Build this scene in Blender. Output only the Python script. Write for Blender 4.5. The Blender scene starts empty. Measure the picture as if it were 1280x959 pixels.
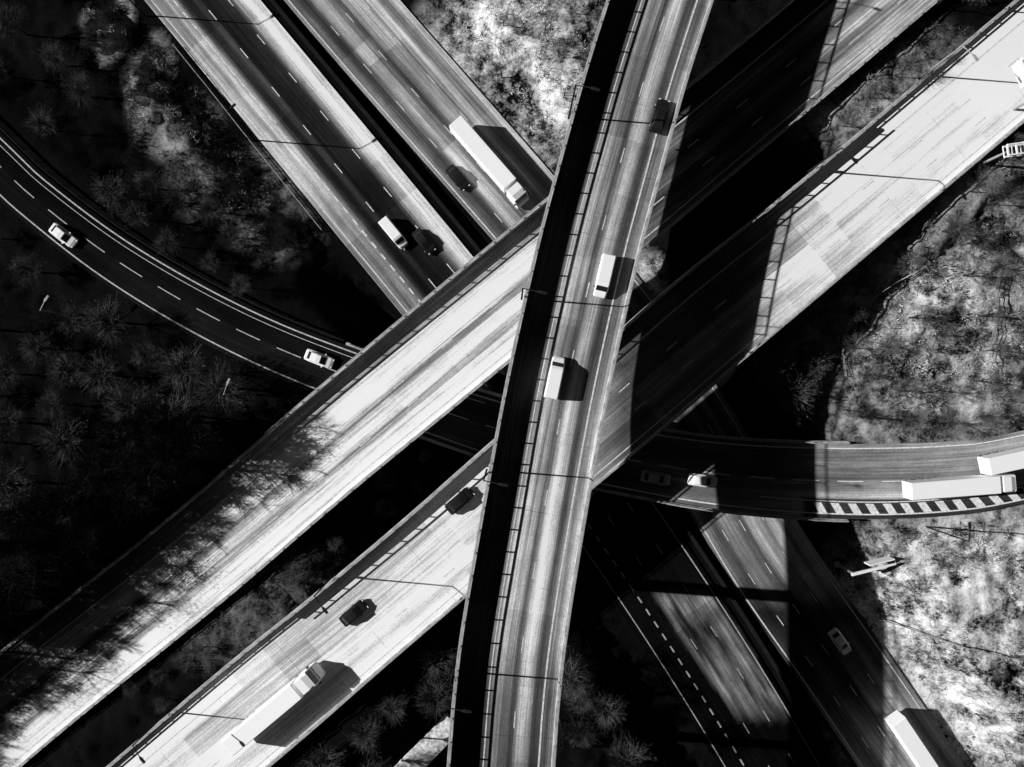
import bpy, math, random
import numpy as np
from mathutils import Vector, Matrix, noise
random.seed(7); rng=np.random.default_rng(7)
CAMZ=120.0
def W(px,py,h):
    k=(CAMZ-h)/CAMZ/8.0
    return (px-640)*k, -(py-479.5)*k
COT=1.73; SDY=-0.08
C=bpy.context.scene.collection
# ---------------------------------------------------------------- materials
def newmat(name,rough=.9,spec=.1):
    m=bpy.data.materials.new(name); m.use_nodes=True
    nt=m.node_tree; b=nt.nodes['Principled BSDF']
    b.inputs['Roughness'].default_value=rough
    b.inputs['Specular IOR Level'].default_value=spec
    return m,nt,b
class NB:
    def __init__(s,nt): s.nt=nt
    def n(s,t,**k):
        x=s.nt.nodes.new(t)
        for a,v in k.items(): setattr(x,a,v)
        return x
    def link(s,a,b): s.nt.links.new(a,b)
    def math(s,op,a,b=None,c=None,clamp=False):
        x=s.n('ShaderNodeMath',operation=op); x.use_clamp=clamp
        for i,v in enumerate((a,b,c)):
            if v is None: continue
            if isinstance(v,(int,float)): x.inputs[i].default_value=v
            else: s.link(v,x.inputs[i])
        return x.outputs[0]
    def noise(s,vec,scale,detail=4,rough=.55,mapscale=None,off=0):
        if mapscale:
            mp=s.n('ShaderNodeMapping'); mp.inputs['Scale'].default_value=mapscale
            mp.inputs['Location'].default_value=(off,off*1.7,off*.3)
            s.link(vec,mp.inputs['Vector']); vec=mp.outputs[0]
        x=s.n('ShaderNodeTexNoise'); x.inputs['Scale'].default_value=scale
        x.inputs['Detail'].default_value=detail; x.inputs['Roughness'].default_value=rough
        s.link(vec,x.inputs['Vector']); return x.outputs['Fac']
    def rng(s,v,a,b,c,d):
        x=s.n('ShaderNodeMapRange'); s.link(v,x.inputs[0])
        for i,k in enumerate((a,b,c,d)): x.inputs[i+1].default_value=k
        return x.outputs[0]
    def grey(s,val,b):
        cc=s.n('ShaderNodeCombineColor')
        for i in range(3): s.link(val,cc.inputs[i])
        s.link(cc.outputs[0],b.inputs['Base Color'])
def flat(name,val,rough=.8,spec=.2,var=.15,scale=1.5,metal=0):
    m,nt,b=newmat(name,rough,spec); q=NB(nt)
    b.inputs['Metallic'].default_value=metal
    tc=q.n('ShaderNodeTexCoord')
    f=q.noise(tc.outputs['Object'],scale,5,.6)
    q.grey(q.rng(f,.3,.7,val*(1-var),val*(1+var)),b)
    return m
def roadmat(name,streak,band,seed,joint=0.0,jlen=12.0,slab=.12,grain=1.0):
    m,nt,b=newmat(name,.9,.015); q=NB(nt)
    at=q.n('ShaderNodeAttribute',attribute_name='suv'); tn=q.n('ShaderNodeAttribute',attribute_name='tone')
    v=at.outputs['Vector']
    f1=q.noise(v,1,5,.7,(2.6,.03,1),seed)
    f2=q.noise(v,1,3,.5,(.75,.012,1),seed+9)
    f3=q.noise(v,1,6,.75,(.3,.12,1),seed+21)
    f4=q.noise(v,1,3,.85,(6,4,1),seed+31)
    f5=q.noise(v,1,3,.7,(8,.07,1),seed+41)
    a=q.math('MULTIPLY',q.math('SUBTRACT',f1,.5),streak*4.6)
    c=q.math('MULTIPLY',q.math('SUBTRACT',f2,.5),band*4.0)
    d=q.math('MULTIPLY',q.math('SUBTRACT',f3,.5),band*4.4)
    e=q.math('MULTIPLY',q.math('SUBTRACT',f4,.5),grain*1.5)
    g=q.math('MULTIPLY',q.math('SUBTRACT',f5,.5),streak*4.0)
    s=q.math('ADD',q.math('ADD',q.math('ADD',a,c),q.math('ADD',d,e)),g)
    sp=q.n('ShaderNodeSeparateXYZ'); q.link(v,sp.inputs[0])
    for jl,am,lw in ((jlen,slab*2,3.65),(jlen*2.7,slab*2.4,7.3)):
        cb=q.n('ShaderNodeCombineXYZ')
        q.link(q.math('FLOOR',q.math('DIVIDE',q.math('ADD',sp.outputs[0],lw*20),lw)),cb.inputs[0])
        q.link(q.math('FLOOR',q.math('DIVIDE',q.math('ADD',sp.outputs[1],seed),jl)),cb.inputs[1]); cb.inputs[2].default_value=seed
        wn=q.n('ShaderNodeTexWhiteNoise'); q.link(cb.outputs[0],wn.inputs['Vector'])
        s=q.math('ADD',s,q.math('MULTIPLY',q.math('SUBTRACT',wn.outputs['Value'],.5),am))
    s=q.math('POWER',2.718,s)
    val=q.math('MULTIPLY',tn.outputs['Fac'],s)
    if joint>0:
        wob=q.math('MULTIPLY',q.math('SUBTRACT',f4,.5),.12)
        mj=q.math('MODULO',q.math('ADD',sp.outputs[1],wob),jlen)
        lj=q.math('LESS_THAN',mj,.12)
        mu=q.math('LESS_THAN',q.math('MODULO',q.math('ADD',sp.outputs[0],100),3.65),.07)
        l=q.math('MAXIMUM',lj,mu)
        l=q.math('MULTIPLY',l,q.rng(f3,.42,.58,0,1))
        val=q.math('MULTIPLY',val,q.math('SUBTRACT',1,q.math('MULTIPLY',l,joint)))
    val=q.math('MINIMUM',val,.95)
    q.grey(val,b)
    return m
def paintmat():
    m,nt,b=newmat('worn_white_road_paint',.7,.1); q=NB(nt)
    tc=q.n('ShaderNodeTexCoord'); f=q.noise(tc.outputs['Object'],2.2,6,.8)
    tn=q.n('ShaderNodeAttribute',attribute_name='tone')
    q.grey(q.math('MULTIPLY',q.rng(f,.36,.56,.5,1.0),tn.outputs['Fac']),b); return m
M={}
M['paint']=paintmat()
M['conc']=flat('weathered_concrete',.45,.9,.05,.5,.8)
M['concd']=flat('dark_concrete',.015,.9,.02,.3,.8)
M['steel']=flat('galvanised_steel',.35,.5,.4,.25,2)
M['dsteel']=flat('dull_painted_steel',.02,.9,.02,.25,2)
M['white']=flat('white_vehicle_paint',.98,.75,.1,.01,2)
M['black']=flat('black_vehicle_paint',.012,.5,.2,.1,2)
M['grey']=flat('silver_vehicle_paint',.45,.5,.3,.05,2)
M['glass']=flat('dark_window_glass',.02,.15,.5,.1,2)
M['tyre']=flat('tyre_rubber',.02,.9,.1,.2,4)
M['rim']=flat('wheel_rim',.5,.4,.5,.1,4)
M['lens']=flat('lamp_lens',.85,.2,.5,.05,4)
M['panel']=flat('pale_sheet_metal',.9,.6,.2,.1,1)
M['slab']=flat('pale_worn_concrete',.7,.9,.05,.6,1.5)
M['bark']=flat('grey_bark',.04,.9,.02,.4,3)
M['twig']=flat('pale_bare_twigs',.15,.9,.03,.85,.3)
M['twigd']=flat('dark_bare_twigs',.012,.9,.02,.5,.6)
M['leafd']=flat('dark_evergreen_leaves',.01,.9,.02,.5,1.2)
# ---------------------------------------------------------------- mesh helper
def mk(name,V,F,mats,parent=None,origin=(0,0,0),midx=None,attrs=None,smooth=False):
    V=np.asarray(V,dtype=float)-np.array(origin)
    me=bpy.data.meshes.new(name); me.from_pydata([tuple(v) for v in V],[],[tuple(int(i) for i in f) for f in F])
    for m in mats: me.materials.append(m)
    if midx is not None: me.polygons.foreach_set('material_index',np.array(midx,dtype=np.int32))
    if attrs:
        for k,a in attrs.items():
            a=np.asarray(a,dtype=np.float32)
            if a.ndim==1:
                at=me.attributes.new(k,'FLOAT','POINT'); at.data.foreach_set('value',a)
            else:
                at=me.attributes.new(k,'FLOAT_VECTOR','POINT'); at.data.foreach_set('vector',a.ravel())
    if smooth: me.polygons.foreach_set('use_smooth',[True]*len(me.polygons))
    me.update()
    o=bpy.data.objects.new(name,me); C.objects.link(o)
    if parent: o.parent=parent
    else: o.location=origin
    return o
def empty(name,loc,label,cat,group=None):
    e=bpy.data.objects.new(name,None); C.objects.link(e); e.location=loc; e.empty_display_size=1
    e['label']=label; e['category']=cat
    if group: e['group']=group
    return e
class G:
    def __init__(s): s.V=[]; s.F=[]; s.M=[]
    def box(s,x0,x1,y0,y1,z0,z1,m=0):
        b=len(s.V); s.V+=[(x0,y0,z0),(x1,y0,z0),(x1,y1,z0),(x0,y1,z0),(x0,y0,z1),(x1,y0,z1),(x1,y1,z1),(x0,y1,z1)]
        for f in ((0,3,2,1),(4,5,6,7),(0,1,5,4),(1,2,6,5),(2,3,7,6),(3,0,4,7)):
            s.F.append([b+i for i in f]); s.M.append(m)
    def tube(s,p0,p1,r0,r1,n=5,m=0):
        p0=Vector(p0);p1=Vector(p1); d=(p1-p0)
        if d.length<1e-5: return
        d.normalize(); a=d.orthogonal().normalized(); c=d.cross(a); b=len(s.V)
        for p,r in ((p0,r0),(p1,r1)):
            for i in range(n):
                t=2*math.pi*i/n; s.V.append(tuple(p+a*(r*math.cos(t))+c*(r*math.sin(t))))
        for i in range(n):
            j=(i+1)%n; s.F.append([b+i,b+j,b+n+j,b+n+i]); s.M.append(m)
        s.F.append([b+n+i for i in range(n)]); s.M.append(m)
        s.F.append([b+n-1-i for i in range(n)]); s.M.append(m)
    def loft(s,secs,m=0):
        n=len(secs[0]); b=len(s.V)
        for sec in secs: s.V+=sec
        for k in range(len(secs)-1):
            for i in range(n):
                j=(i+1)%n; s.F.append([b+k*n+i,b+k*n+j,b+(k+1)*n+j,b+(k+1)*n+i]); s.M.append(m)
        s.F.append([b+n-1-i for i in range(n)]); s.M.append(m)
        e=b+(len(secs)-1)*n; s.F.append([e+i for i in range(n)]); s.M.append(m)
    def mk(s,name,mats,**k): return mk(name,s.V,s.F,mats,midx=s.M,**k)
# ---------------------------------------------------------------- roads
class Road:
    def __init__(s,ctrl):
        P=[(*W(a,b,h),h,w) for a,b,h,w in ctrl]
        P=np.array(P); D=[]
        Q=np.vstack([2*P[0]-P[1],P,2*P[-1]-P[-2]])
        for i in range(1,len(Q)-2):
            p0,p1,p2,p3=Q[i-1],Q[i],Q[i+1],Q[i+2]
            for t in np.linspace(0,1,40,endpoint=False):
                D.append(.5*((2*p1)+(-p0+p2)*t+(2*p0-5*p1+4*p2-p3)*t*t+(-p0+3*p1-3*p2+p3)*t**3))
        D.append(P[-1]); D=np.array(D)
        for _ in range(60): D[1:-1]=.25*D[:-2]+.5*D[1:-1]+.25*D[2:]
        L=np.r_[0,np.cumsum(np.hypot(*np.diff(D[:,:2],axis=0).T))]
        s.L=L[-1]; s.s=np.arange(0,s.L,1.0); 
        s.p=np.array([np.interp(s.s,L,D[:,i]) for i in range(4)]).T
        t=np.gradient(s.p[:,:2],axis=0); t/=np.linalg.norm(t,axis=1)[:,None]
        s.t=t; s.n=np.c_[-t[:,1],t[:,0]]; s.L=s.s[-1]
    def at(s,d,off,dz=0):
        x,y,h=[np.interp(d,s.s,s.p[:,i]) for i in range(3)]
        nx,ny=[np.interp(d,s.s,s.n[:,i]) for i in range(2)]
        return (x+nx*off,y+ny*off,h+dz)
    def w(s,d): return np.interp(d,s.s,s.p[:,3])
    def near(s,px,py):
        k=(CAMZ-s.p[:,2])/CAMZ/8; X=(px-640)*k; Y=-(py-479.5)*k
        d=np.hypot(s.p[:,0]-X,s.p[:,1]-Y); i=int(np.argmin(d))
        off=(X[i]-s.p[i,0])*s.n[i,0]+(Y[i]-s.p[i,1])*s.n[i,1]
        return s.s[i],off
    def dist(s,X,Y,step=2):
        p=s.p[::step]
        out=np.full(X.shape,1e9); idx=np.zeros(X.shape,int)
        for j in range(len(p)):
            d=np.hypot(X-p[j,0],Y-p[j,1]); m=d<out; out[m]=d[m]; idx[m]=j*step
        return out,idx
    def offs(s,spec,d):
        k,v=spec; w=s.w(d)
        return w/2-v if k=='L' else (-w/2+v if k=='R' else w*(.5-v))
def ribbon(V,F,Mi,road,d0,d1,spec,width,dz,m):
    n=max(2,int(math.ceil((d1-d0)/2))+1); b=len(V)
    for i,d in enumerate(np.linspace(d0,d1,n)):
        o=road.offs(spec,d)
        V.append(road.at(d,o+width/2,dz)); V.append(road.at(d,o-width/2,dz))
        if i: F.append([b+2*i-2,b+2*i-1,b+2*i+1,b+2*i]); Mi.append(m)
def topx(v):
    kk=CAMZ/(CAMZ-v[2])*8; return 640+v[0]*kk,479.5-v[1]*kk
def build_road(name,label,road,mat,tone,solids,dashes,extra=None,ptone=lambda x,y:.8):
    K=32; V=[];F=[];Mi=[];uv=[];tn=[]
    for i,d in enumerate(road.s):
        w=road.w(d)
        for k in range(K+1):
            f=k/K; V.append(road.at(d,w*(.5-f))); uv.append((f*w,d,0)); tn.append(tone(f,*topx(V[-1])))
        if i:
            a=(i-1)*(K+1); c=i*(K+1)
            for k in range(K): F.append([a+k,a+k+1,c+k+1,c+k]); Mi.append(0)
    for sp,wd in solids: ribbon(V,F,Mi,road,0,road.L,sp,wd,.015,1)
    for sp,wd,ds,gp in dashes:
        d=1.0
        while d+ds<road.L:
            ribbon(V,F,Mi,road,d,d+ds,sp,wd,.015,1); d+=ds+gp
    if extra: extra(V,F,Mi)
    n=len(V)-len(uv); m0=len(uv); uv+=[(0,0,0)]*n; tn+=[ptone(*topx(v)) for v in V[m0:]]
    o=mk(name,V,F,[mat,M['paint']],midx=Mi,attrs={'suv':uv,'tone':tn},origin=road.at(road.L/2,0))
    o['kind']='structure'; o['label']=label; o['category']='road'
    return o
def box_ribbon(g,road,a,b,offc,width,z0,z1,step=2.0):
    n=max(2,int((b-a)/step)+1); base=len(g.V)
    for i,d in enumerate(np.linspace(a,b,n)):
        o=offc(d)
        for oo,z in ((o+width/2,z0),(o-width/2,z0),(o-width/2,z1),(o+width/2,z1)): g.V.append(road.at(d,oo,z))
        if i:
            q=base+4*(i-1); r=base+4*i
            for j in range(4): g.F.append([q+j,q+(j+1)%4,r+(j+1)%4,r+j]); g.M.append(0)
    g.F.append([base+3,base+2,base+1,base]); g.M.append(0); e=base+4*(n-1); g.F.append([e,e+1,e+2,e+3]); g.M.append(0)
def build_flyover(label,road,thick,left,right,lower,a=0,b=None,pier_step=24,ground=0):
    b=road.L if b is None else b
    mid=road.at((a+b)/2,0); org=(mid[0],mid[1],ground)
    e=empty('flyover',org,label,'bridge')
    g=G(); 
    n=int((b-a)/2)+1
    for i,d in enumerate(np.linspace(a,b,n)):
        w=road.w(d)/2+.45
        for oo,z in ((w,-.03-.5),(w*.55,-.03-thick),(-w*.55,-.03-thick),(-w,-.03-.5),(-w,-.03),(w,-.03)): g.V.append(road.at(d,oo,z))
        if i:
            q=6*(i-1); r=6*i
            for j in range(6): g.F.append([q+j,q+(j+1)%6,r+(j+1)%6,r+j]); g.M.append(0)
    g.F.append([5,4,3,2,1,0]); g.M.append(0); q=6*(n-1); g.F.append([q+j for j in range(6)]); g.M.append(0)
    g.mk('deck',[M['conc']],parent=e,origin=org)
    for side,segs in ((1,left),(-1,right)):
        oc=lambda d,side=side: side*(road.w(d)/2+.22)
        for sa,sb,sol,rail in segs:
            sa=max(a,sa); sb=min(b,sb)
            g=G(); box_ribbon(g,road,sa,sb,oc,.42,-.025,sol)
            g.mk('parapet',[M['conc']],parent=e,origin=org)
            if rail>0:
                g=G(); box_ribbon(g,road,sa,sb,oc,.16,rail-.14,rail)
                d=sa+1.5
                while d<sb-1:
                    p=road.at(d,oc(d)); g.tube((p[0],p[1],p[2]+sol-.02),(p[0],p[1],p[2]+rail-.1),.13,.13,4); d+=2.7
                g.mk('railing',[M['steel']],parent=e,origin=org)
    d=a+6
    while d<b:
        w=road.w(d)
        ok=True; cols=[]
        for oo in (-w*.3,w*.3):
            x,y,h=road.at(d,oo)
            for r in lower:
                dd,ii=r.dist(np.array([x]),np.array([y]))
                if dd[0]<r.p[ii[0],3]/2+1.6: ok=False
            cols.append((x,y,h))
        if ok:
            g=G()
            for x,y,h in cols: g.tube((x,y,-.6 if ground==0 else ground),(x,y,h-thick-1.0),.75,.75,12)
            p=Vector(road.at(d,w*.42)); q=Vector(road.at(d,-w*.42)); 
            t=(road.at(d+.7,0)[0]-road.at(d-.7,0)[0],road.at(d+.7,0)[1]-road.at(d-.7,0)[1])
            b0=len(g.V); z1=p.z-thick-.02; z0=z1-1.2
            for z in (z0,z1):
                for c,sg in ((p,1),(q,1),(q,-1),(p,-1)): g.V.append((c.x+sg*t[0]/2,c.y+sg*t[1]/2,z))
            for f in ((0,3,2,1),(4,5,6,7),(0,1,5,4),(1,2,6,5),(2,3,7,6),(3,0,4,7)): g.F.append([b0+i for i in f]); g.M.append(0)
            g.mk('pier',[M['conc']],parent=e,origin=org)
        d+=pier_step
    return e
HD=-4.0; HE=3.0
top=Road([(613,1110,27.5,12.1),(626,959,26.8,12.1),(632,880,26.4,12.1),(641,800,25.8,12.1),(657,700,24.6,12.1),(674.5,600,23,12.2),(693,500,21.9,12.3),(714.5,400,21.5,12.3),(738,300,21.2,12.3),(765,200,21,12.3),(793,100,20.7,12.2),(825,0,20.5,12.2),(875,-150,20.3,12.2),(930,-300,20,12.2)])
B1=Road([(-400,1245,2,14.5),(-180,1055,2.6,14.5),(30,872,4.2,14.5),(235,708,7.2,13.8),(390,575,9.5,13.5),(538,452,11,13.6),(722,300,11.3,13.5),(907,147,11,12.9),(1082,0,11,12.8),(1300,-185,11,12.8),(1500,-355,11,12.8)])
B2=Road([(-140,1270,3.5,14.5),(60,1105,5.5,14.5),(312,893,8.5,14.5),(425,798,9.8,13.7),(538,702,10.8,13.3),(655,600,11,13.5),(770,502,11,13.8),(890,398,11,13.9),(985,320,11,13.5),(1083,238,11,13.2),(1225,118,11,13.2),(1400,-30,11,13.2),(1560,-165,11,13.2)])
D1=Road([(20,-280,HD,14.5),(170,-100,HD,14.5),(294,50,HD,14.5),(500,300,HD,14.8),(600,424,HD,14.8),(700,556,HD,14.8),(805,705,HD,14.8),(890,835,HD,14.8),(965,959,HD,14.8),(1050,1110,HD,14.8),(1150,1290,HD,14.8)])
D2=Road([(190,-275,HD,14.3),(350,-90,HD,14.3),(475,56,HD,14.3),(605,204,HD,14.3),(710,326,HD,14.3),(800,440,HD,14.3),(880,560,HD,14.3),(960,698,HD,14.3),(1052,830,HD,14.3),(1140,959,HD,14.3),(1240,1110,HD,14.3),(1355,1290,HD,14.3)])
E=Road([(-260,-60,HE,7.6),(-120,90,HE,7.6),(0,208,HE,7.6),(43,248,HE,7.6),(134,318,HE,7.9),(235,380,HE,8.2),(335,430,HE,8.4),(440,472,HE,8.7),(550,513,HE,9.1),(680,553,HE,9.8),(800,577,HE,10.3),(895,592,HE,10.7),(1000,600,HE,11.2),(1100,602,HE,11.5),(1190,598,HE,11.3),(1256,589,HE,11),(1400,555,HE,11),(1560,500,HE,11)])
def lerp_tab(tab):
    xs=[a for a,_ in tab]; ys=[b for _,b in tab]
    return lambda f: float(np.interp(f,xs,ys))
def IT(x,xs,ys): return float(np.interp(x,xs,ys))
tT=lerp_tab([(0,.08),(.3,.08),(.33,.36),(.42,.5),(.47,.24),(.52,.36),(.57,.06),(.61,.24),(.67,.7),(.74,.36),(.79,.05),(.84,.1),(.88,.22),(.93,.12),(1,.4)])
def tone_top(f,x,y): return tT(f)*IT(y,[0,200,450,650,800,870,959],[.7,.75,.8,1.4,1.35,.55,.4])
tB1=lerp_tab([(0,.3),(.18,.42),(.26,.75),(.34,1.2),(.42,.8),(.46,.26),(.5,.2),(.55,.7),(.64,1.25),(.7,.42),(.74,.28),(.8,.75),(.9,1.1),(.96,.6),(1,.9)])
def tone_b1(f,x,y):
    v=tB1(f)*IT(x,[0,700,760,1000,1100],[1.2,1.2,.14,.12,.55])  # drop right of centre paints the tall flyover's shadow darker on this deck
    g=IT(x,[0,250,380],[1,.85,0])*IT(f,[0,.5,.72,.85],[1,1,.45,0])  # painted tree shade over the left part of the lower-left deck
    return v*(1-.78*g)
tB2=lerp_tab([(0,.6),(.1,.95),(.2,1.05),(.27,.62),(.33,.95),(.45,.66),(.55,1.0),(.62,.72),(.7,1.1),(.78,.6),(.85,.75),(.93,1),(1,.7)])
def tone_b2(f,x,y): return tB2(f)*IT(x,[200,330,420,560,740,780,930,1000,1100],[1.05,.85,.9,1.15,.4,.1,.2,.85,1.6])  # mid-span dip puts the flyover's cast shadow into the slab tone
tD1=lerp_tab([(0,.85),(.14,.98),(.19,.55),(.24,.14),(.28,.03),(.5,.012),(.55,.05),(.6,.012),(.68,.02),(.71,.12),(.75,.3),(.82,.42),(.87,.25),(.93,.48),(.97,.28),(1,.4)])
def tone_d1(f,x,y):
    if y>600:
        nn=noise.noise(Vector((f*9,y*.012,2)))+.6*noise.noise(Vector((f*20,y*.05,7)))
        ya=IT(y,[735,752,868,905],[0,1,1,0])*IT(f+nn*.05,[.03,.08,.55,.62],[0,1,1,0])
        return .003+.3*ya*max(0.05,min(1,.6+nn*.9))  # painted shade with a ragged sunlit patch painted into it
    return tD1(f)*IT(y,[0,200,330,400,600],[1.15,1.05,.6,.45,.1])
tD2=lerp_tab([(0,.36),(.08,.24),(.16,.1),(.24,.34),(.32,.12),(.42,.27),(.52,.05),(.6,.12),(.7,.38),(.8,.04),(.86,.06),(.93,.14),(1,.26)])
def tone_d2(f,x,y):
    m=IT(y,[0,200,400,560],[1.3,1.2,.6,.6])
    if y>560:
        m=IT(y,[560,650,720,765,860,959],[1.6,1.6,1.2,.1,.5,1.9])  # sunlit wedge and the shade beyond it painted into the tone
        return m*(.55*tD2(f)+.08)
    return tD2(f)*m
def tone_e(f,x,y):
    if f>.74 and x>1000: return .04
    return IT(x,[0,400,760,820,960,1010,1060,1280],[.005,.008,.06,.12,.14,.26,.3,.42])*(.75 if f<.5 else 1.3)  # light painted in: asphalt lifted in the flyover's shade, paler on the sunlit stretch
def chev(V,F,Mi):
    s0,_=E.near(1015,635); s1,_=E.near(1290,610); d=s0
    while d<s1:
        b=len(V)
        for dd,oo in ((d,2.35),(d+1.25,2.35),(d+2.2,.8),(d+.95,.8)): V.append(E.at(dd,-E.w(dd)/2+oo,.016))
        F.append([b,b+3,b+2,b+1]); Mi.append(1); d+=2.6
    ribbon(V,F,Mi,E,s0-8,E.L,('R',2.6),.16,.015,1)
    ribbon(V,F,Mi,E,0,E.near(600,520)[0],('L',1.5),.1,.015,1)
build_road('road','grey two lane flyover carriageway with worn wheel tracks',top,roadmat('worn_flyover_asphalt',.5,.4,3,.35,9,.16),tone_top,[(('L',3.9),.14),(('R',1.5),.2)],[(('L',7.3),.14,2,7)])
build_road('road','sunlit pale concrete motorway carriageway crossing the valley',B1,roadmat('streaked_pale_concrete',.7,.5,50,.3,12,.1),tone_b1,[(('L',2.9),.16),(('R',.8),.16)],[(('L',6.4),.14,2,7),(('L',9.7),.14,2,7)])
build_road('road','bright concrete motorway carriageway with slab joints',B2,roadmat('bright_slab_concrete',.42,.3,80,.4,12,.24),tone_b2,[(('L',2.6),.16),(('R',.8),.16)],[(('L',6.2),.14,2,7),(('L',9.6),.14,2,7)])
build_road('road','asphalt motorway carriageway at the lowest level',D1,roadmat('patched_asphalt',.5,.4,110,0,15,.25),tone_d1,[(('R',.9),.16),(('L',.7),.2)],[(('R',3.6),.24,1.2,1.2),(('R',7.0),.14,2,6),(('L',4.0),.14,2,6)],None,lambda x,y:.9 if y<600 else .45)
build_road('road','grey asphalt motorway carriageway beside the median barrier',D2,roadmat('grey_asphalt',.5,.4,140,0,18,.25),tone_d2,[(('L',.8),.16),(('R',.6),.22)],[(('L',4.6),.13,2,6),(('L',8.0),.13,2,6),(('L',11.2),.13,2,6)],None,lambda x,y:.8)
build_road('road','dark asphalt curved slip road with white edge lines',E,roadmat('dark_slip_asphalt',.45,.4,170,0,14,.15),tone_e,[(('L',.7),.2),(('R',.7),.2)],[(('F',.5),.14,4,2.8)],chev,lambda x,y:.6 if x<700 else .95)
low=[D1,D2,E]
INF=1e6
build_flyover('tall concrete flyover crossing above all other roads',top,1.6,[(0,INF,2.0,2.85)],[(0,INF,1.1,2.2)],[D1,D2,E,B1,B2])
def S(r,px,py): return r.near(px,py)[0]
b1a=S(B1,375,585)
build_flyover('concrete motorway viaduct with railed parapet and sloping end',B1,1.4,[(0,b1a,.35,.9),(b1a+.1,INF,1.6,2.4)],[(0,INF,.5,1.1)],low)
b2a=S(B2,400,820); b2b=S(B2,1125,205)
build_flyover('concrete motorway viaduct running parallel to its twin',B2,1.4,[(0,b2a,.7,1.2),(b2a+.1,b2b,1.5,2.4),(b2b+.1,INF,.6,1.1)],[(0,INF,.5,1.1)],low)
e0,_=E.near(420,465); e1,_=E.near(1060,600)
build_flyover('low curved slip road bridge over the motorway',E,1.0,[(0,INF,.6,1.1)],[(0,INF,.6,1.1)],[D1,D2],a=e0,b=e1,ground=-4.2,pier_step=11)
g=G(); box_ribbon(g,D1,0,D1.L,lambda d:D1.w(d)/2+1.35,.5,-.3,1.0)
o=g.mk('median_barrier',[M['concd']],origin=D1.at(D1.L/2,8)); o['label']='dark concrete barrier between two motorway carriageways'; o['category']='barrier'
e=empty('crash_barrier',E.at(e0/2,E.w(e0/2)/2+.5),'grey steel crash barrier along the curved slip road','crash barrier')
g=G(); box_ribbon(g,E,0,e0-.5,lambda d:E.w(d)/2+.5,.14,.4,.75); g.mk('rail',[M['dsteel']],parent=e,origin=e.location)
g=G(); d=1
while d<e0-1: p=E.at(d,E.w(d)/2+.62); g.tube((p[0],p[1],p[2]-.6),(p[0],p[1],p[2]+.7),.07,.07,4); d+=3
o=g.mk('posts',[M['dsteel']],parent=e,origin=e.location); o['kind']='stuff'
# ---------------------------------------------------------------- terrain
def axis(lo,hi,st,far):
    a=list(np.arange(lo,hi+.01,st)); s=st; x=a[-1]; r=[]
    while x<far: s*=1.35; x+=s; r.append(x)
    s=st; x=a[0]; l=[]
    while x>-far: s*=1.35; x-=s; l.append(x)
    return np.array(l[::-1]+a+r)
xs=axis(-98,98,.65,3000); ys=axis(-76,76,.65,3000)
X,Y=np.meshgrid(xs,ys)
def sst(v): v=np.clip(v,0,1); return v*v*(3-2*v)
def groundbase(X,Y):
    d1,_=D1.dist(X,Y,3); d2,_=D2.dist(X,Y,3); dm=np.minimum(d1,d2)
    m=sst((17.5-dm)/7.5)
    de,_=E.dist(X,Y,3)
    k=sst((13-de)/7)
    hill=6.5*np.exp(-(((X-72)/20)**2+((Y-22)/17)**2))+2.0*sst((X-44)/10)
    z=hill*(1-k)+k*(HE-.35)
    bank=np.zeros_like(X); cb=np.full(X.shape,1e9)
    for r,lo0,lo1 in ((B1,-22,-40),(B2,-16,-30)):
        d,ii=r.dist(X,Y,3); rx=r.p[ii,0]; rh=r.p[ii,2]
        al=np.maximum(sst((rx-lo0)/(lo1-lo0)),sst((rx-42)/12))
        kk=sst((22-d)/11)*al
        bank=np.maximum(bank,(rh-1.25)*kk); cb=np.minimum(cb,d-7.4)
    z=np.where(k>.6,z,np.maximum(z,bank*(1-k)+z*k))
    return z*(1-m)+(HD-.3)*m, m, np.minimum(np.minimum(dm-7.8,de-6.0),cb+1.0), cb
Z,mD,clear,cbb=groundbase(X,Y)
nz=np.zeros_like(Z)
R,Cc=X.shape
for i in range(R):
    for j in range(Cc):
        x,y=X[i,j],Y[i,j]
        if abs(x)<110 and abs(y)<90:
            v=Vector((x,y,0)); nz[i,j]=.6*noise.noise(v*.2)+.5*noise.noise(v*.5+Vector((9,3,1)))+.25*noise.noise(v*1.25)
amp=np.clip((clear-.2)/3.0,0,1)
Z=Z+nz*amp*1.15
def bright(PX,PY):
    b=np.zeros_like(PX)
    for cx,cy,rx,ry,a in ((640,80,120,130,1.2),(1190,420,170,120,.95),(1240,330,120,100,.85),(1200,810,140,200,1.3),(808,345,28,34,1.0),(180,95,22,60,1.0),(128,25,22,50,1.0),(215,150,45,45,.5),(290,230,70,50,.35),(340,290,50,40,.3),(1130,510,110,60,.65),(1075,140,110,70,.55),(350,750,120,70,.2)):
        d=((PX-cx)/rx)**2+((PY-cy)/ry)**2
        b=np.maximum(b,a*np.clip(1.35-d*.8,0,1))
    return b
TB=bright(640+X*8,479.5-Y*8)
idx=np.arange(R*Cc).reshape(R,Cc)
F=np.stack([idx[:-1,:-1],idx[:-1,1:],idx[1:,1:],idx[1:,:-1]],-1).reshape(-1,4)
m,nt,b=newmat('scrubby_ground',.95,.01); q=NB(nt)
tc=q.n('ShaderNodeTexCoord'); at=q.n('ShaderNodeAttribute',attribute_name='tone'); ob=tc.outputs['Object']
n1=q.noise(ob,.12,4,.6); n2=q.noise(ob,.45,10,.78); n3=q.noise(ob,2.6,6,.8)
mix=q.math('ADD',q.math('ADD',q.math('MULTIPLY',n1,1.0),q.math('MULTIPLY',n2,1.5)),q.math('MULTIPLY',n3,.7))
t=q.rng(mix,1.38,1.9,0,1)
hi=q.math('POWER',t,1.1)
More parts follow.
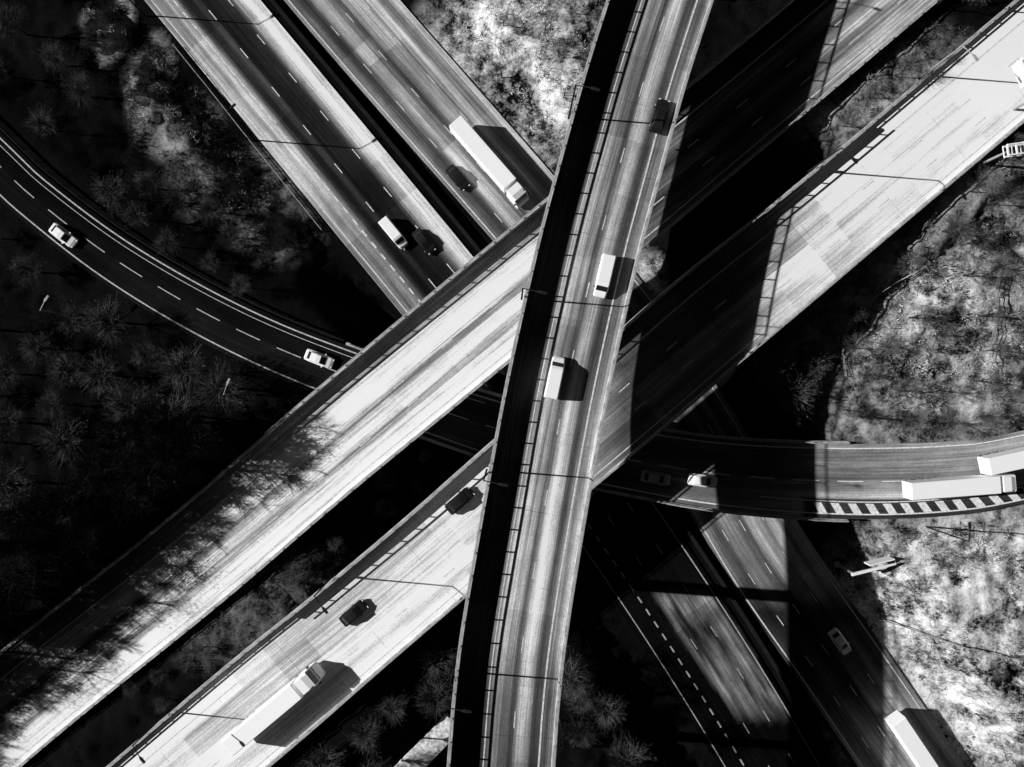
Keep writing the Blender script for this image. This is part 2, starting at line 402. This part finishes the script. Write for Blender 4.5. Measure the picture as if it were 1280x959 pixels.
val=q.math('ADD',.004,q.math('MULTIPLY',hi,q.math('ADD',.004,q.math('MULTIPLY',at.outputs['Fac'],.95))))
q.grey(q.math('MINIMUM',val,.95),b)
bp=q.n('ShaderNodeBump'); bp.inputs['Strength'].default_value=.7; bp.inputs['Distance'].default_value=.5
q.link(q.math('ADD',n2,q.math('MULTIPLY',n3,.15)),bp.inputs['Height']); q.link(bp.outputs[0],b.inputs['Normal'])
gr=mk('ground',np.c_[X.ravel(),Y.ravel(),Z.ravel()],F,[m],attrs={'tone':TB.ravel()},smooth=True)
gr['kind']='structure'; gr['label']='scrubby ground with dry grass around the junction'; gr['category']='ground'
def gz(x,y):
    i=min(max(np.searchsorted(ys,y)-1,0),R-2); j=min(max(np.searchsorted(xs,x)-1,0),Cc-2)
    return float(Z[i:i+2,j:j+2].mean())
# ---------------------------------------------------------------- undergrowth
Nc=64000
cx=rng.uniform(-95,95,Nc); cy=rng.uniform(-72,72,Nc)
_,_,cl,cb2=groundbase(cx,cy)
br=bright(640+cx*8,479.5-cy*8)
den=np.array([noise.noise(Vector((x*.1,y*.1,5)))+.9*noise.noise(Vector((x*.33,y*.33,8))) for x,y in zip(cx,cy)])
dn2=np.array([noise.noise(Vector((x*.3,y*.3,25))) for x,y in zip(cx,cy)])
keep=(cl>1.3)&(den>-.12)&(cb2>.9)&((br>.03)|(rng.random(Nc)<.12)); cx=cx[keep]; cy=cy[keep]; br=br[keep]; dn2=dn2[keep]; Nc=len(cx)
cz=np.array([gz(x,y) for x,y in zip(cx,cy)])
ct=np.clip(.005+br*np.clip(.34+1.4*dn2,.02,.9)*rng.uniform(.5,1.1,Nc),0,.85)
size=rng.uniform(.2,.7,Nc)
K=13
ang=rng.uniform(0,2*np.pi,(Nc,K)); el=rng.uniform(.1,1.3,(Nc,K)); ln=size[:,None]*rng.uniform(.6,1.5,(Nc,K))
d=np.stack([np.cos(ang)*np.cos(el),np.sin(ang)*np.cos(el),np.sin(el)],-1)
base=np.stack([cx,cy,cz],-1)[:,None,:]+rng.normal(0,.2,(Nc,K,3))*[1,1,.3]
side=np.stack([-np.sin(ang),np.cos(ang),rng.normal(0,.8,ang.shape)],-1)*rng.uniform(.018,.05,(Nc,K))[...,None]
tip=base+d*ln[...,None]; midp=base+d*ln[...,None]*.5
V=np.stack([base,midp+side,tip,midp-side],2).reshape(-1,3)
F=np.arange(len(V)).reshape(-1,4)
m,nt,b=newmat('scrub_leaves',.95,.01); q=NB(nt)
at=q.n('ShaderNodeAttribute',attribute_name='tone'); q.grey(at.outputs['Fac'],b)
tt=np.repeat((ct[:,None]*rng.uniform(.8,1.2,(Nc,K))).ravel(),4)
ug=mk('undergrowth',V,F,[m],attrs={'tone':tt})
ug['kind']='stuff'; ug['label']='brambles and dry scrub covering the banks'; ug['category']='undergrowth'
# ---------------------------------------------------------------- trees
def round_tree(seed,H=9,Rr=4.0,n=480):
    r=random.Random(seed); g=G(); V=[];F=[]
    fork=Vector((.05,.05,H*.32)); g.tube((0,0,-.5),fork,.2,.13,7)
    ctr=Vector((0,0,H*.55)); ph=[r.uniform(0,6.28) for _ in range(3)]
    def tri(p,q,w):
        dd=(q-p); s=Vector((r.uniform(-1,1),r.uniform(-1,1),r.uniform(-.3,.3))).cross(dd)
        if s.length<1e-4: return
        s=s.normalized()*w; b=len(V); V.extend([tuple(p-s),tuple(p+s),tuple(q)]); F.append([b,b+1,b+2])
    tips=[]
    for i in range(26):
        a=i*2.4+r.uniform(-.3,.3); e=r.uniform(-.1,1.45)
        lob=1+.16*math.sin(3*a+ph[0])+.1*math.sin(5*a+ph[1])
        t=ctr+Vector((math.cos(a)*math.cos(e)*Rr*lob,math.sin(a)*math.cos(e)*Rr*lob,math.sin(e)*H*.42))*.62
        m1=fork.lerp(t,.5)+Vector((r.uniform(-.3,.3),r.uniform(-.3,.3),.3))
        g.tube(fork,m1,.06,.035,4); g.tube(m1,t,.035,.018,4); tips.append((m1,t))
    for k in range(n):
        a=r.uniform(0,6.28); e=math.asin(r.uniform(-.15,1)); rr=r.uniform(.6,1.08)
        lob=1+.16*math.sin(3*a+ph[0])+.1*math.sin(5*a+ph[1])
        D=Vector((math.cos(a)*math.cos(e)*Rr*lob,math.sin(a)*math.cos(e)*Rr*lob,math.sin(e)*H*.42))
        end=ctr+D*rr+Vector((r.uniform(-.3,.3),r.uniform(-.3,.3),0))
        m1,t=min(tips[k%26:k%26+1]+r.sample(tips,9),key=lambda mt:(mt[1]-end).length)
        st=m1.lerp(t,r.uniform(.35,1)).lerp(ctr+D*rr*.45,.35)
        tri(st,end,.018)
        dn=(end-st)
        for j in range(5):
            c=st.lerp(end,r.uniform(.25,.95)); d3=(dn.normalized()+Vector((r.uniform(-1,1),r.uniform(-1,1),r.uniform(-.5,1)))*.8).normalized()
            tri(c,c+d3*r.uniform(.25,.7),.012)
    return mk('trunk',g.V,g.F,[M['bark']]),mk('crown',V,F,[M['twig']])
def bare_tree(seed,H=9.5,Rr=4.3,tw=1.0,mat='twig',up0=.1,up1=2.0,nl0=20,nsub=10,spread=.55,zhi=.55,nt2=11,rad0=.05,tl=1.0):
    r=random.Random(seed); g=G()
    th=H*.38; g.tube((0,0,-.5),(.1,.05,th),.2,.13,7); g.tube((.1,.05,th),(.0,.2,H*.75),.13,.05,6)
    V=[];F=[]
    def tri(p,q,w):
        dd=(q-p); s=Vector((r.uniform(-1,1),r.uniform(-1,1),r.uniform(-.3,.3))).cross(dd)
        if s.length<1e-4: return
        s=s.normalized()*w*tw; b=len(V); V.extend([tuple(p-s),tuple(p+s),tuple(q)]); F.append([b,b+1,b+2])
    nl=r.randint(nl0,nl0+3)
    for i in range(nl):
        a=i*2.4+r.uniform(-.3,.3); up=r.uniform(up0,up1)
        z0=H*r.uniform(.3,zhi); p=Vector((.05,.1,z0)); L=Rr*r.uniform(.85,1.0)
        D0=Vector((math.cos(a),math.sin(a),up)).normalized(); d=D0.copy()
        rad=rad0
        pts=[p]
        for k in range(4):
            q2=p+d*L/4; g.tube(p,q2,rad,rad*.55,4); rad*=.55; p=q2; pts.append(p)
            d=(d+Vector((r.uniform(-.2,.2),r.uniform(-.2,.2),r.uniform(-.05,.2)))).normalized()
        for k in range(nsub):
            f=r.uniform(.3,1)*4; j=min(int(f),3); b0=pts[j].lerp(pts[j+1],f-j)
            dd=(D0+Vector((r.uniform(-1,1),r.uniform(-1,1),r.uniform(-.3,.9)))*spread).normalized()
            l2=r.uniform(.6,1.2)*tl; e=b0+dd*l2; tri(b0,e,.022)
            for t in range(nt2):
                c=b0.lerp(e,r.uniform(.2,1)); d3=(dd+Vector((r.uniform(-1,1),r.uniform(-1,1),r.uniform(-.5,1)))*.75).normalized()
                e3=c+d3*r.uniform(.3,.7)*tl; tri(c,e3,.016)
                for u in range(2):
                    c4=c.lerp(e3,r.uniform(.3,1)); d4=(d3+Vector((r.uniform(-1,1),r.uniform(-1,1),r.uniform(-.5,1)))*.8).normalized(); tri(c4,c4+d4*r.uniform(.15,.4)*tl,.012)
    return mk('trunk',g.V,g.F,[M['bark']]),mk('crown',V,F,[M[mat]])
def leafy_tree(seed,H=17,Rr=4.2):
    r=random.Random(seed); g=G()
    g.tube((0,0,-.5),(.1,.05,H*.55),.42,.25,8); g.tube((.1,.05,H*.55),(0,.2,H*.9),.25,.06,6)
    V=[];F=[]
    for i in range(34):
        a=r.uniform(0,6.28); z=H*r.uniform(.3,.95); rr=Rr*(1.05-max(0,(z/H-.75))*1.6)*r.uniform(.1,1)
        c=Vector((rr*math.cos(a),rr*math.sin(a),z)); g.tube((0,0,z-1.5),c,.08,.03,4)
        cr=r.uniform(1.2,2.3)
        for k in range(150):
            v=Vector((r.gauss(0,1),r.gauss(0,1),r.gauss(0,.9))).normalized()*cr*r.uniform(.1,1.45); p=c+v
            u=Vector((r.uniform(-1,1),r.uniform(-1,1),r.uniform(-1,1))).normalized()*r.uniform(.08,.2); w=u.orthogonal().normalized()*r.uniform(.04,.09)
            b=len(V); V.extend([tuple(p-u),tuple(p+w),tuple(p+u),tuple(p-w)]); F.append([b,b+1,b+2,b+3])
    return mk('trunk',g.V,g.F,[M['bark']]),mk('crown',V,F,[M['leafd']])
def stash(pair):
    for o in pair: C.objects.unlink(o)
    return pair
bare=[stash(round_tree(s,h,rr)) for s,h,rr in ((1,9,3.8),(2,10,4.3),(3,7.5,3.4),(4,8.5,4.0),(5,6.5,3.1),(6,9,4.6),(7,7,3.3))]
tall=[stash(bare_tree(s,H=19,Rr=3.6,tw=1.7,mat='twigd',up0=.5,up1=2.6,nl0=46,nsub=8,spread=1.1,zhi=.88,nt2=11,rad0=.05,tl=1.5)) for s in (21,22,23)]
leafy=[stash(leafy_tree(s)) for s in (11,12,13)]
def put_tree(pair,x,y,sc,name,label,group,sz=None):
    e=empty(name,(x,y,gz(x,y)),label,'tree',group); e.rotation_euler=(0,0,random.uniform(0,6.28)); e.scale=(sc,sc,sz if sz else sc*random.uniform(.9,1.1))
    for o in pair:
        c=o.copy(); C.objects.link(c); c.parent=e
    return e
placed=[]
def okpos(x,y,md,marg,extra=()):
    for r in (D1,D2,E,B1,B2,top):
        dd,ii=r.dist(np.array([x]),np.array([y]))
        mg=marg
        for rr,v in extra:
            if rr is r: mg=v
        if dd[0]<r.p[ii[0],3]/2+mg: return False
    if 490<640+x*8<600 and 479.5-y*8>875: return False
    for a,b in placed:
        if (a-x)**2+(b-y)**2<md*md: return False
    return True
regs=[((-20,400,330,820),56,5.6,1.05,((B1,9),)),((0,240,170,400),7,6.5,.9,()),((0,0,110,180),8,6,.85,((D1,14),)),((150,220,340,430),9,4.5,.65,((D1,12),)),((380,780,590,970),16,4.2,.85,()),((690,820,790,970),5,4,.8,((D1,6),)),
      ((1040,250,1280,540),30,3.8,.55,()),((1090,660,1290,970),6,8,.45,()),((530,0,740,200),6,6,.45,()),((180,560,560,900),14,3.5,.5,()),((900,380,1040,540),6,5,.8,()),((1000,20,1250,220),6,4,.5,())]
for (x0,y0,x1,y1),n,md,sc,ex in regs:
    k=0
    for _ in range(n*40):
        if k>=n: break
        x,y=W(random.uniform(x0,x1),random.uniform(y0,y1),2)
        if okpos(x,y,md,1.8 if sc<.75 else 3.4,ex):
            placed.append((x,y)); k+=1
            put_tree(random.choice(bare),x,y,sc*random.uniform(.7,1.3),'bare_tree','leafless winter tree with pale spreading twigs','bare trees growing beside the motorway')
da=B1.near(-60,870)[0]-28; db=B1.near(335,600)[0]
for i,d in enumerate(np.arange(da,db,2.6)):
    for row in (0,1):
        if row==1 and i%2: continue
        off=B1.w(d)/2+(5.0 if row==0 else 10.0)+random.uniform(-.4,1.2); x,y,h=B1.at(d+random.uniform(-1.2,1.2),off)
        fr=(d-da)/(db-da)
        up=(random.uniform(9,16) if row==0 else random.uniform(13,18))*float(np.interp(fr,[0,.5,.72,.8,.88,1],[1.15,1.1,1.0,.5,1.0,.95]))
        Ht=h+up-gz(x,y)
        if random.random()<.6 and row==0:
            put_tree(random.choice(leafy),x,y,random.uniform(.75,.9),'evergreen_tree','tall dark evergreen tree shading the viaduct','evergreen trees along the viaduct',Ht/17)
        else:
            put_tree(random.choice(tall),x,y,random.uniform(.9,1.1),'bare_tree','tall dark leafless tree close to the viaduct edge','tall bare trees along the viaduct',Ht/21)
for px,py,s in ((720,830,.5),(700,900,.5),(1075,470,.4),(1065,520,.35)):
    x,y=W(px,py,0)
    if okpos(x,y,2,1.5): put_tree(random.choice(leafy),x,y,s,'evergreen_tree','dark ivy covered tree beside the lowest road','evergreen trees beside the lowest road')
# ---------------------------------------------------------------- vehicles
def rsec(x,hw,z0,z1,bev=.12):
    return [(x,-hw+bev,z0),(x,hw-bev,z0),(x,hw,z0+bev),(x,hw,z1-bev*1.2),(x,hw-bev*1.2,z1),(x,-hw+bev*1.2,z1),(x,-hw,z1-bev*1.2),(x,-hw,z0+bev)]
def wheel(x,y,r=.33,w=.22):
    g=G(); g.tube((x,y-w/2,r),(x,y+w/2,r),r,r,16); rg=G(); s=1 if y>0 else -1
    rg.tube((x,y+s*w/2,r),(x,y+s*(w/2+.02),r),r*.6,r*.55,12)
    return g,rg
def vehicle(kind,paint):
    parts=[]
    if kind=='car':
        g=G(); g.loft([rsec(-2.2,.72,.35,.78),rsec(-2.05,.85,.22,.95),rsec(-1.3,.9,.2,1.0),rsec(0,.91,.2,.98),rsec(1.1,.9,.2,.95),rsec(1.8,.86,.22,.82),rsec(2.15,.74,.3,.66),rsec(2.25,.6,.35,.6,.08)])
        g.loft([rsec(-1.75,.66,.9,1.0,.04),rsec(-1.2,.66,.95,1.42),rsec(-.3,.68,.95,1.48),rsec(.35,.66,.95,1.43),rsec(1.15,.64,.9,1.0,.04)]); parts.append(('body',g,paint))
        g=G()
        g.V+=[(1.17,-.6,.99),(1.17,.6,.99),(.42,.54,1.425),(.42,-.54,1.425)]; g.F.append([0,1,2,3]); g.M.append(0); parts.append(('windscreen',g,'glass'))
        g=G(); g.V+=[(-1.74,-.6,1.02),(-1.74,.6,1.02),(-1.25,.54,1.425),(-1.25,-.54,1.425)]; g.F.append([3,2,1,0]); g.M.append(0); parts.append(('rear_window',g,'glass'))
        for s in (-1,1):
            g=G(); g.V+=[(-1.3,s*.675,1.03),(.85,s*.685,1.03),(.3,s*.69,1.36),(-1.1,s*.68,1.36)]; g.F.append([0,1,2,3]); g.M.append(0); parts.append(('side_window',g,'glass'))
            g=G(); g.box(2.08,2.2,s*.6-.14,s*.6+.14,.6,.72); parts.append(('headlight',g,'lens'))
            g=G(); g.box(.75,.9,s*.98-.09,s*.98+.09,.98,1.1); parts.append(('mirror',g,paint))
        wl=[(-1.35,.8),(-1.35,-.8),(1.35,.8),(1.35,-.8)]; wr=.33
    elif kind=='van':
        g=G(); g.loft([rsec(-2.7,.84,.4,1.85),rsec(-2.6,.88,.3,1.98),rsec(1.0,.88,.3,1.98),rsec(1.35,.86,.3,1.85),rsec(1.95,.84,.3,1.2),rsec(2.5,.8,.32,1.0),rsec(2.7,.66,.4,.8)]); parts.append(('body',g,paint))
        g=G(); g.V+=[(1.95,-.72,1.24),(1.95,.72,1.24),(1.42,.72,1.80),(1.42,-.72,1.80)]; g.F.append([0,1,2,3]); g.M.append(0); parts.append(('windscreen',g,'glass'))
        for s in (-1,1):
            g=G(); g.box(2.5,2.67,s*.58-.13,s*.58+.13,.68,.85); parts.append(('headlight',g,'lens'))
            g=G(); g.box(1.5,1.62,s*.98-.09,s*.98+.09,1.2,1.4); parts.append(('mirror',g,'black'))
            g=G(); g.V+=[(.6,s*.885,1.2),(1.45,s*.88,1.2),(1.2,s*.88,1.7),(.6,s*.885,1.7)]; g.F.append([0,1,2,3]); g.M.append(0); parts.append(('side_window',g,'glass'))
        wl=[(-1.8,.8),(-1.8,-.8),(1.75,.78),(1.75,-.78)]; wr=.34
    else:
        g=G(); g.loft([rsec(-8.2,1.24,1.2,3.95,.06),rsec(-8.15,1.27,1.15,4.0,.06),rsec(4.9,1.27,1.15,4.0,.06),rsec(4.95,1.24,1.2,3.95,.06)]); parts.append(('trailer',g,paint))
        g=G(); g.box(-8.0,7.6,-.45,.45,.75,1.1); parts.append(('chassis',g,'black'))
        g=G(); g.loft([rsec(5.4,1.2,.55,3.5),rsec(5.8,1.23,.5,3.7),rsec(7.4,1.23,.5,3.6),rsec(7.9,1.2,.5,2.6),rsec(8.1,1.15,.5,1.7),rsec(8.2,1.1,.55,1.3)])
        g.loft([rsec(5.4,1.1,3.5,3.95,.05),rsec(6.6,1.1,3.5,3.9,.05),rsec(7.3,.9,3.5,3.62,.03)]); parts.append(('cab',g,paint))
        g=G(); g.V+=[(8.01,-1.05,2.3),(8.01,1.05,2.3),(7.56,1.05,3.42),(7.56,-1.05,3.42)]; g.F.append([0,1,2,3]); g.M.append(0); parts.append(('windscreen',g,'glass'))
        for s in (-1,1):
            g=G(); g.box(8.1,8.24,s*.85-.2,s*.85+.2,.8,1.05); parts.append(('headlight',g,'lens'))
            g=G(); g.box(7.6,7.75,s*1.4-.12,s*1.4+.12,2.2,2.9); parts.append(('mirror',g,'black'))
        wl=[(x,s*1.05) for x in (-6.8,-5.5,-4.2,4.0,7.0) for s in (-1,1)]; wr=.5
    objs=[]
    for n,g,mt in parts:
        o=g.mk(n,[M[mt]]); 
        objs.append((o,None))
    for x,y in wl:
        gt,rg=wheel(x,y,wr,.24 if wr<.4 else .35)
        o=gt.mk('wheel',[M['tyre']]); r=rg.mk('rim',[M['rim']]); objs.append((o,None)); objs.append((r,o))
    for o,_ in objs: C.objects.unlink(o)
    return objs
cache={}
def put_vehicle(kind,paint,road,px,py,label,rev=False,h=.0):
    key=(kind,paint)
    if key not in cache: cache[key]=vehicle(kind,paint)
    s,off=road.near(px,py)
    p=Vector(road.at(s,off,.017)); L=2.5
    a=Vector(road.at(min(s+L,road.L),off)); b=Vector(road.at(max(s-L,0),off)); t=(a-b).normalized()
    if rev: t=-t
    side=Vector((0,0,1)).cross(t).normalized(); up=t.cross(side)
    e=empty({'car':'car','van':'delivery_van','truck':'articulated_lorry'}[kind],p,label,{'car':'car','van':'van','truck':'truck'}[kind])
    e.rotation_euler=Matrix((t,side,up)).transposed().to_euler()
    mp={}
    for o,par in cache[key]:
        c=o.copy(); C.objects.link(c); mp[o]=c; c.parent=mp[par] if par else e
    return e
put_vehicle('truck','white',D2,611,207,'white articulated lorry with long box trailer on the lowest road')
put_vehicle('van','white',D1,494,294,'white van on patched asphalt carriageway')
put_vehicle('car','black',D2,571,222,'black car beside the white lorry')
put_vehicle('car','black',D1,528,300,'black car on the inner lane')
put_vehicle('car','white',E,82,295,'white car on the dark slip road')
put_vehicle('car','white',E,398,448,'white car on slip road near the viaduct')
put_vehicle('van','white',top,755,343,'white panel van on the tall flyover',True)
put_vehicle('van','white',top,694,468,'white panel van with headlights on the flyover')
put_vehicle('car','black',top,823,150,'black car on the tall flyover')
put_vehicle('truck','white',B2,352,874,'white articulated lorry on the bright concrete viaduct')
put_vehicle('car','black',B2,443,765,'black car on the bright concrete viaduct')
put_vehicle('car','black',B2,572,628,'black car in barrier shade on the viaduct')
put_vehicle('car','white',E,876,600,'white car on curved slip road in shade')
put_vehicle('car','grey',E,820,597,'silver car on curved slip road in shade')
put_vehicle('truck','white',E,1191,605,'white articulated lorry beside chevron road hatching')
put_vehicle('truck','white',E,1280,567,'white lorry in upper lane of curved slip road')
put_vehicle('car','white',D2,1046,798,'white car on shaded lowest carriageway')
put_vehicle('truck','white',D2,1144,942,'white lorry on the lowest carriageway near dry grass')
# ---------------------------------------------------------------- street lamps
def lamp_parts(H,arm,mt):
    g=G(); g.tube((0,0,-.2),(0,0,H),.13,.08,8)
    a=G(); a.tube((0,0,H-.05),(arm,0,H+.35),.07,.06,6)
    h=G(); h.loft([rsec(arm-.1,.1,H+.28,H+.42,.03),rsec(arm+.3,.2,H+.26,H+.46,.04),rsec(arm+1.0,.16,H+.3,H+.44,.03)])
    l=G(); l.box(arm+.2,arm+.85,-.12,.12,H+.235,H+.262)
    r=[]
    for n,gg,mm in (('pole',g,mt),('arm',a,mt),('lamp_head',h,mt),('lamp_lens',l,'lens')):
        o=gg.mk(n,[M[mm]]); C.objects.unlink(o); r.append(o)
    return r
LPD=lamp_parts(11,1.8,'dsteel'); LPB=lamp_parts(10,1.8,'steel'); LPS=lamp_parts(8,1.5,'steel')
def put_lamp(x,y,z,ang,LP):
    e=empty('street_lamp',(x,y,z),'tall steel street lamp at the road edge','street lamp','street lamps along the motorway roads'); e.rotation_euler=(0,0,ang)
    for o in LP: c=o.copy(); C.objects.link(c); c.parent=e
def lamp_on(road,px,py,side,extra=.7,LP=LPD):
    s,_=road.near(px,py); o=side*(road.w(s)/2+extra); x,y,h=road.at(s,o)
    nx,ny=np.interp(s,road.s,road.n[:,0]),np.interp(s,road.s,road.n[:,1])
    z=h-.4 if road in (top,B1,B2) else gz(x,y)
    put_lamp(x,y,z,math.atan2(-ny*side,-nx*side),LP)
for y,x in ((-50,845),(168,775),(392,716),(597,675),(842,636)): lamp_on(top,x,y,1)
for x,y in ((425,724),(1022,228),(215,900)): lamp_on(B2,x,y,1)
lamp_on(B2,1150,90,1,.7,LPB)
for x,y in ((305,177),(180,15)): lamp_on(D1,x,y,-1,1.5)
lamp_on(E,110,350,-1,7.5,LPS); lamp_on(E,300,482,-1,4.5,LPS); lamp_on(B1,1160,-10,-1); lamp_on(E,1160,650,-1,1.5)
# ---------------------------------------------------------------- sign gantries, fences, path
def gantry(px,py,ang,L,label,lattice=True,H=6.2,mat='panel'):
    x,y=W(px,py,8); z=gz(x,y)
    e=empty('sign_gantry',(x,y,z),label,'sign gantry'); e.rotation_euler=(0,0,ang)
    g=G(); g.tube((0,0,-.5),(0,0,H+.1),.2,.17,8); g.tube((0,0,-.5),(0,0,.4),.5,.5,8); g.mk('post',[M['steel']],parent=e)
    g=G()
    if lattice:
        for yy in (-.7,.7):
            for zz in (H,H+.9): g.tube((-.6,yy,zz),(L,yy,zz),.15,.15,5)
        xx=-.6
        while xx<L-.5:
            g.tube((xx,-.7,H+.9),(xx,.7,H+.9),.14,.14,4); g.tube((xx,-.7,H),(xx,.7,H),.08,.08,4)
            xx+=1.2
    else: g.loft([rsec(-.4,.22,H,H+.5,.05),rsec(L*.5,.2,H+.05,H+.55,.05),rsec(L,.12,H+.15,H+.5,.04)])
    g.mk('beam',[M[mat]],parent=e)
    g=G(); g.box(L*.35,L*.95,.9,1.1,H-.8,H+1.2); g.mk('sign_panel',[M[mat]],parent=e)
gantry(1250,146,math.radians(112),5.5,'pale steel lattice sign gantry beside the bright viaduct')
gantry(1216,210,math.radians(8),7,'pale steel sign gantry on the scrub bank')
gantry(1090,730,math.radians(14),6.5,'pale steel gantry arm standing in dry grass',False)
def fence(pts,label,hh=1.3):
    P=[Vector((*W(a,b,0),0)) for a,b in pts]; Q=[]
    for a,b in zip(P[:-1],P[1:]):
        n=max(1,int((b-a).length/2.5))
        for i in range(n): Q.append(a.lerp(b,i/n))
    Q.append(P[-1]); Q=[Vector((p.x,p.y,gz(p.x,p.y))) for p in Q]
    e=empty('fence',Q[0],label,'fence')
    for p in Q:
        g=G(); g.tube(p-Vector((0,0,.2)),p+Vector((0,0,hh)),.08,.07,5); g.mk('post',[M['steel']],parent=e,origin=Q[0])
    for z in (.5,.9,hh-.05):
        g=G()
        for a,b in zip(Q[:-1],Q[1:]): g.tube(a+Vector((0,0,z)),b+Vector((0,0,z)),.05,.05,4)
        g.mk('rail',[M['steel']],parent=e,origin=Q[0])
fence([(1048,470),(1042,440),(1050,400),(1080,370),(1120,345)],'post and rail fence curving through scrub')
fence([(1120,785),(1180,800),(1240,812),(1300,818)],'post and rail fence across dry grass')
fence([(1205,345),(1212,410),(1216,475)],'short rail fence on the scrub bank')
fence([(205,45),(248,98),(293,155),(345,220),(395,282)],'wire fence along the verge of the lowest road')
a=Vector((*W(478,1000,2.4),0)); b_=Vector((*W(566,908,2.4),0)); dr=(b_-a).normalized(); nn=Vector((-dr.y,dr.x,0)); g=G(); zt=max(gz(a.x,a.y),gz(b_.x,b_.y),gz((a.x+b_.x)/2,(a.y+b_.y)/2))+.7
i0=0
for zz in (zt-3,zt):
    for c,oo in ((a,-1.7),(b_,-1.7),(b_,1.7),(a,1.7)):
        p=c+nn*oo; g.V.append((p.x,p.y,zz))
for f in ((0,3,2,1),(4,5,6,7),(0,1,5,4),(1,2,6,5),(2,3,7,6),(3,0,4,7)): g.F.append(list(f)); g.M.append(0)
o=g.mk('path',[M['slab']],origin=(a.x,a.y,zt)); o['kind']='structure'; o['label']='pale worn concrete access path between the trees'; o['category']='path'
# ---------------------------------------------------------------- world, sun, camera
w=bpy.data.worlds.new("World"); bpy.context.scene.world=w; w.use_nodes=True
nt=w.node_tree; bg=nt.nodes['Background']
sky=nt.nodes.new('ShaderNodeTexSky'); sky.sky_type='NISHITA'; sky.sun_disc=False
sky.sun_elevation=math.radians(30); sky.sun_rotation=math.radians(-85.4)
bw=nt.nodes.new('ShaderNodeRGBToBW'); nt.links.new(sky.outputs[0],bw.inputs[0]); nt.links.new(bw.outputs[0],bg.inputs['Color'])
bg.inputs['Strength'].default_value=.0045
sl=bpy.data.lights.new('sun','SUN'); sl.energy=5; sl.angle=math.radians(.5); sl.color=(1,1,1)
so=bpy.data.objects.new('sun',sl); C.objects.link(so)
so.rotation_euler=Vector((1,SDY,-1/COT)).to_track_quat('-Z','Y').to_euler(); so.location=(-80,10,80)
cam=bpy.data.cameras.new('camera'); co=bpy.data.objects.new('camera',cam); C.objects.link(co)
co.location=(0,0,CAMZ); co.rotation_euler=(0,0,0); cam.lens=27; cam.sensor_width=36; cam.clip_end=9000; cam.clip_start=1
bpy.context.scene.camera=co
vs=bpy.context.scene.view_settings; vs.view_transform='Standard'; vs.look='None'; vs.exposure=0; vs.gamma=1
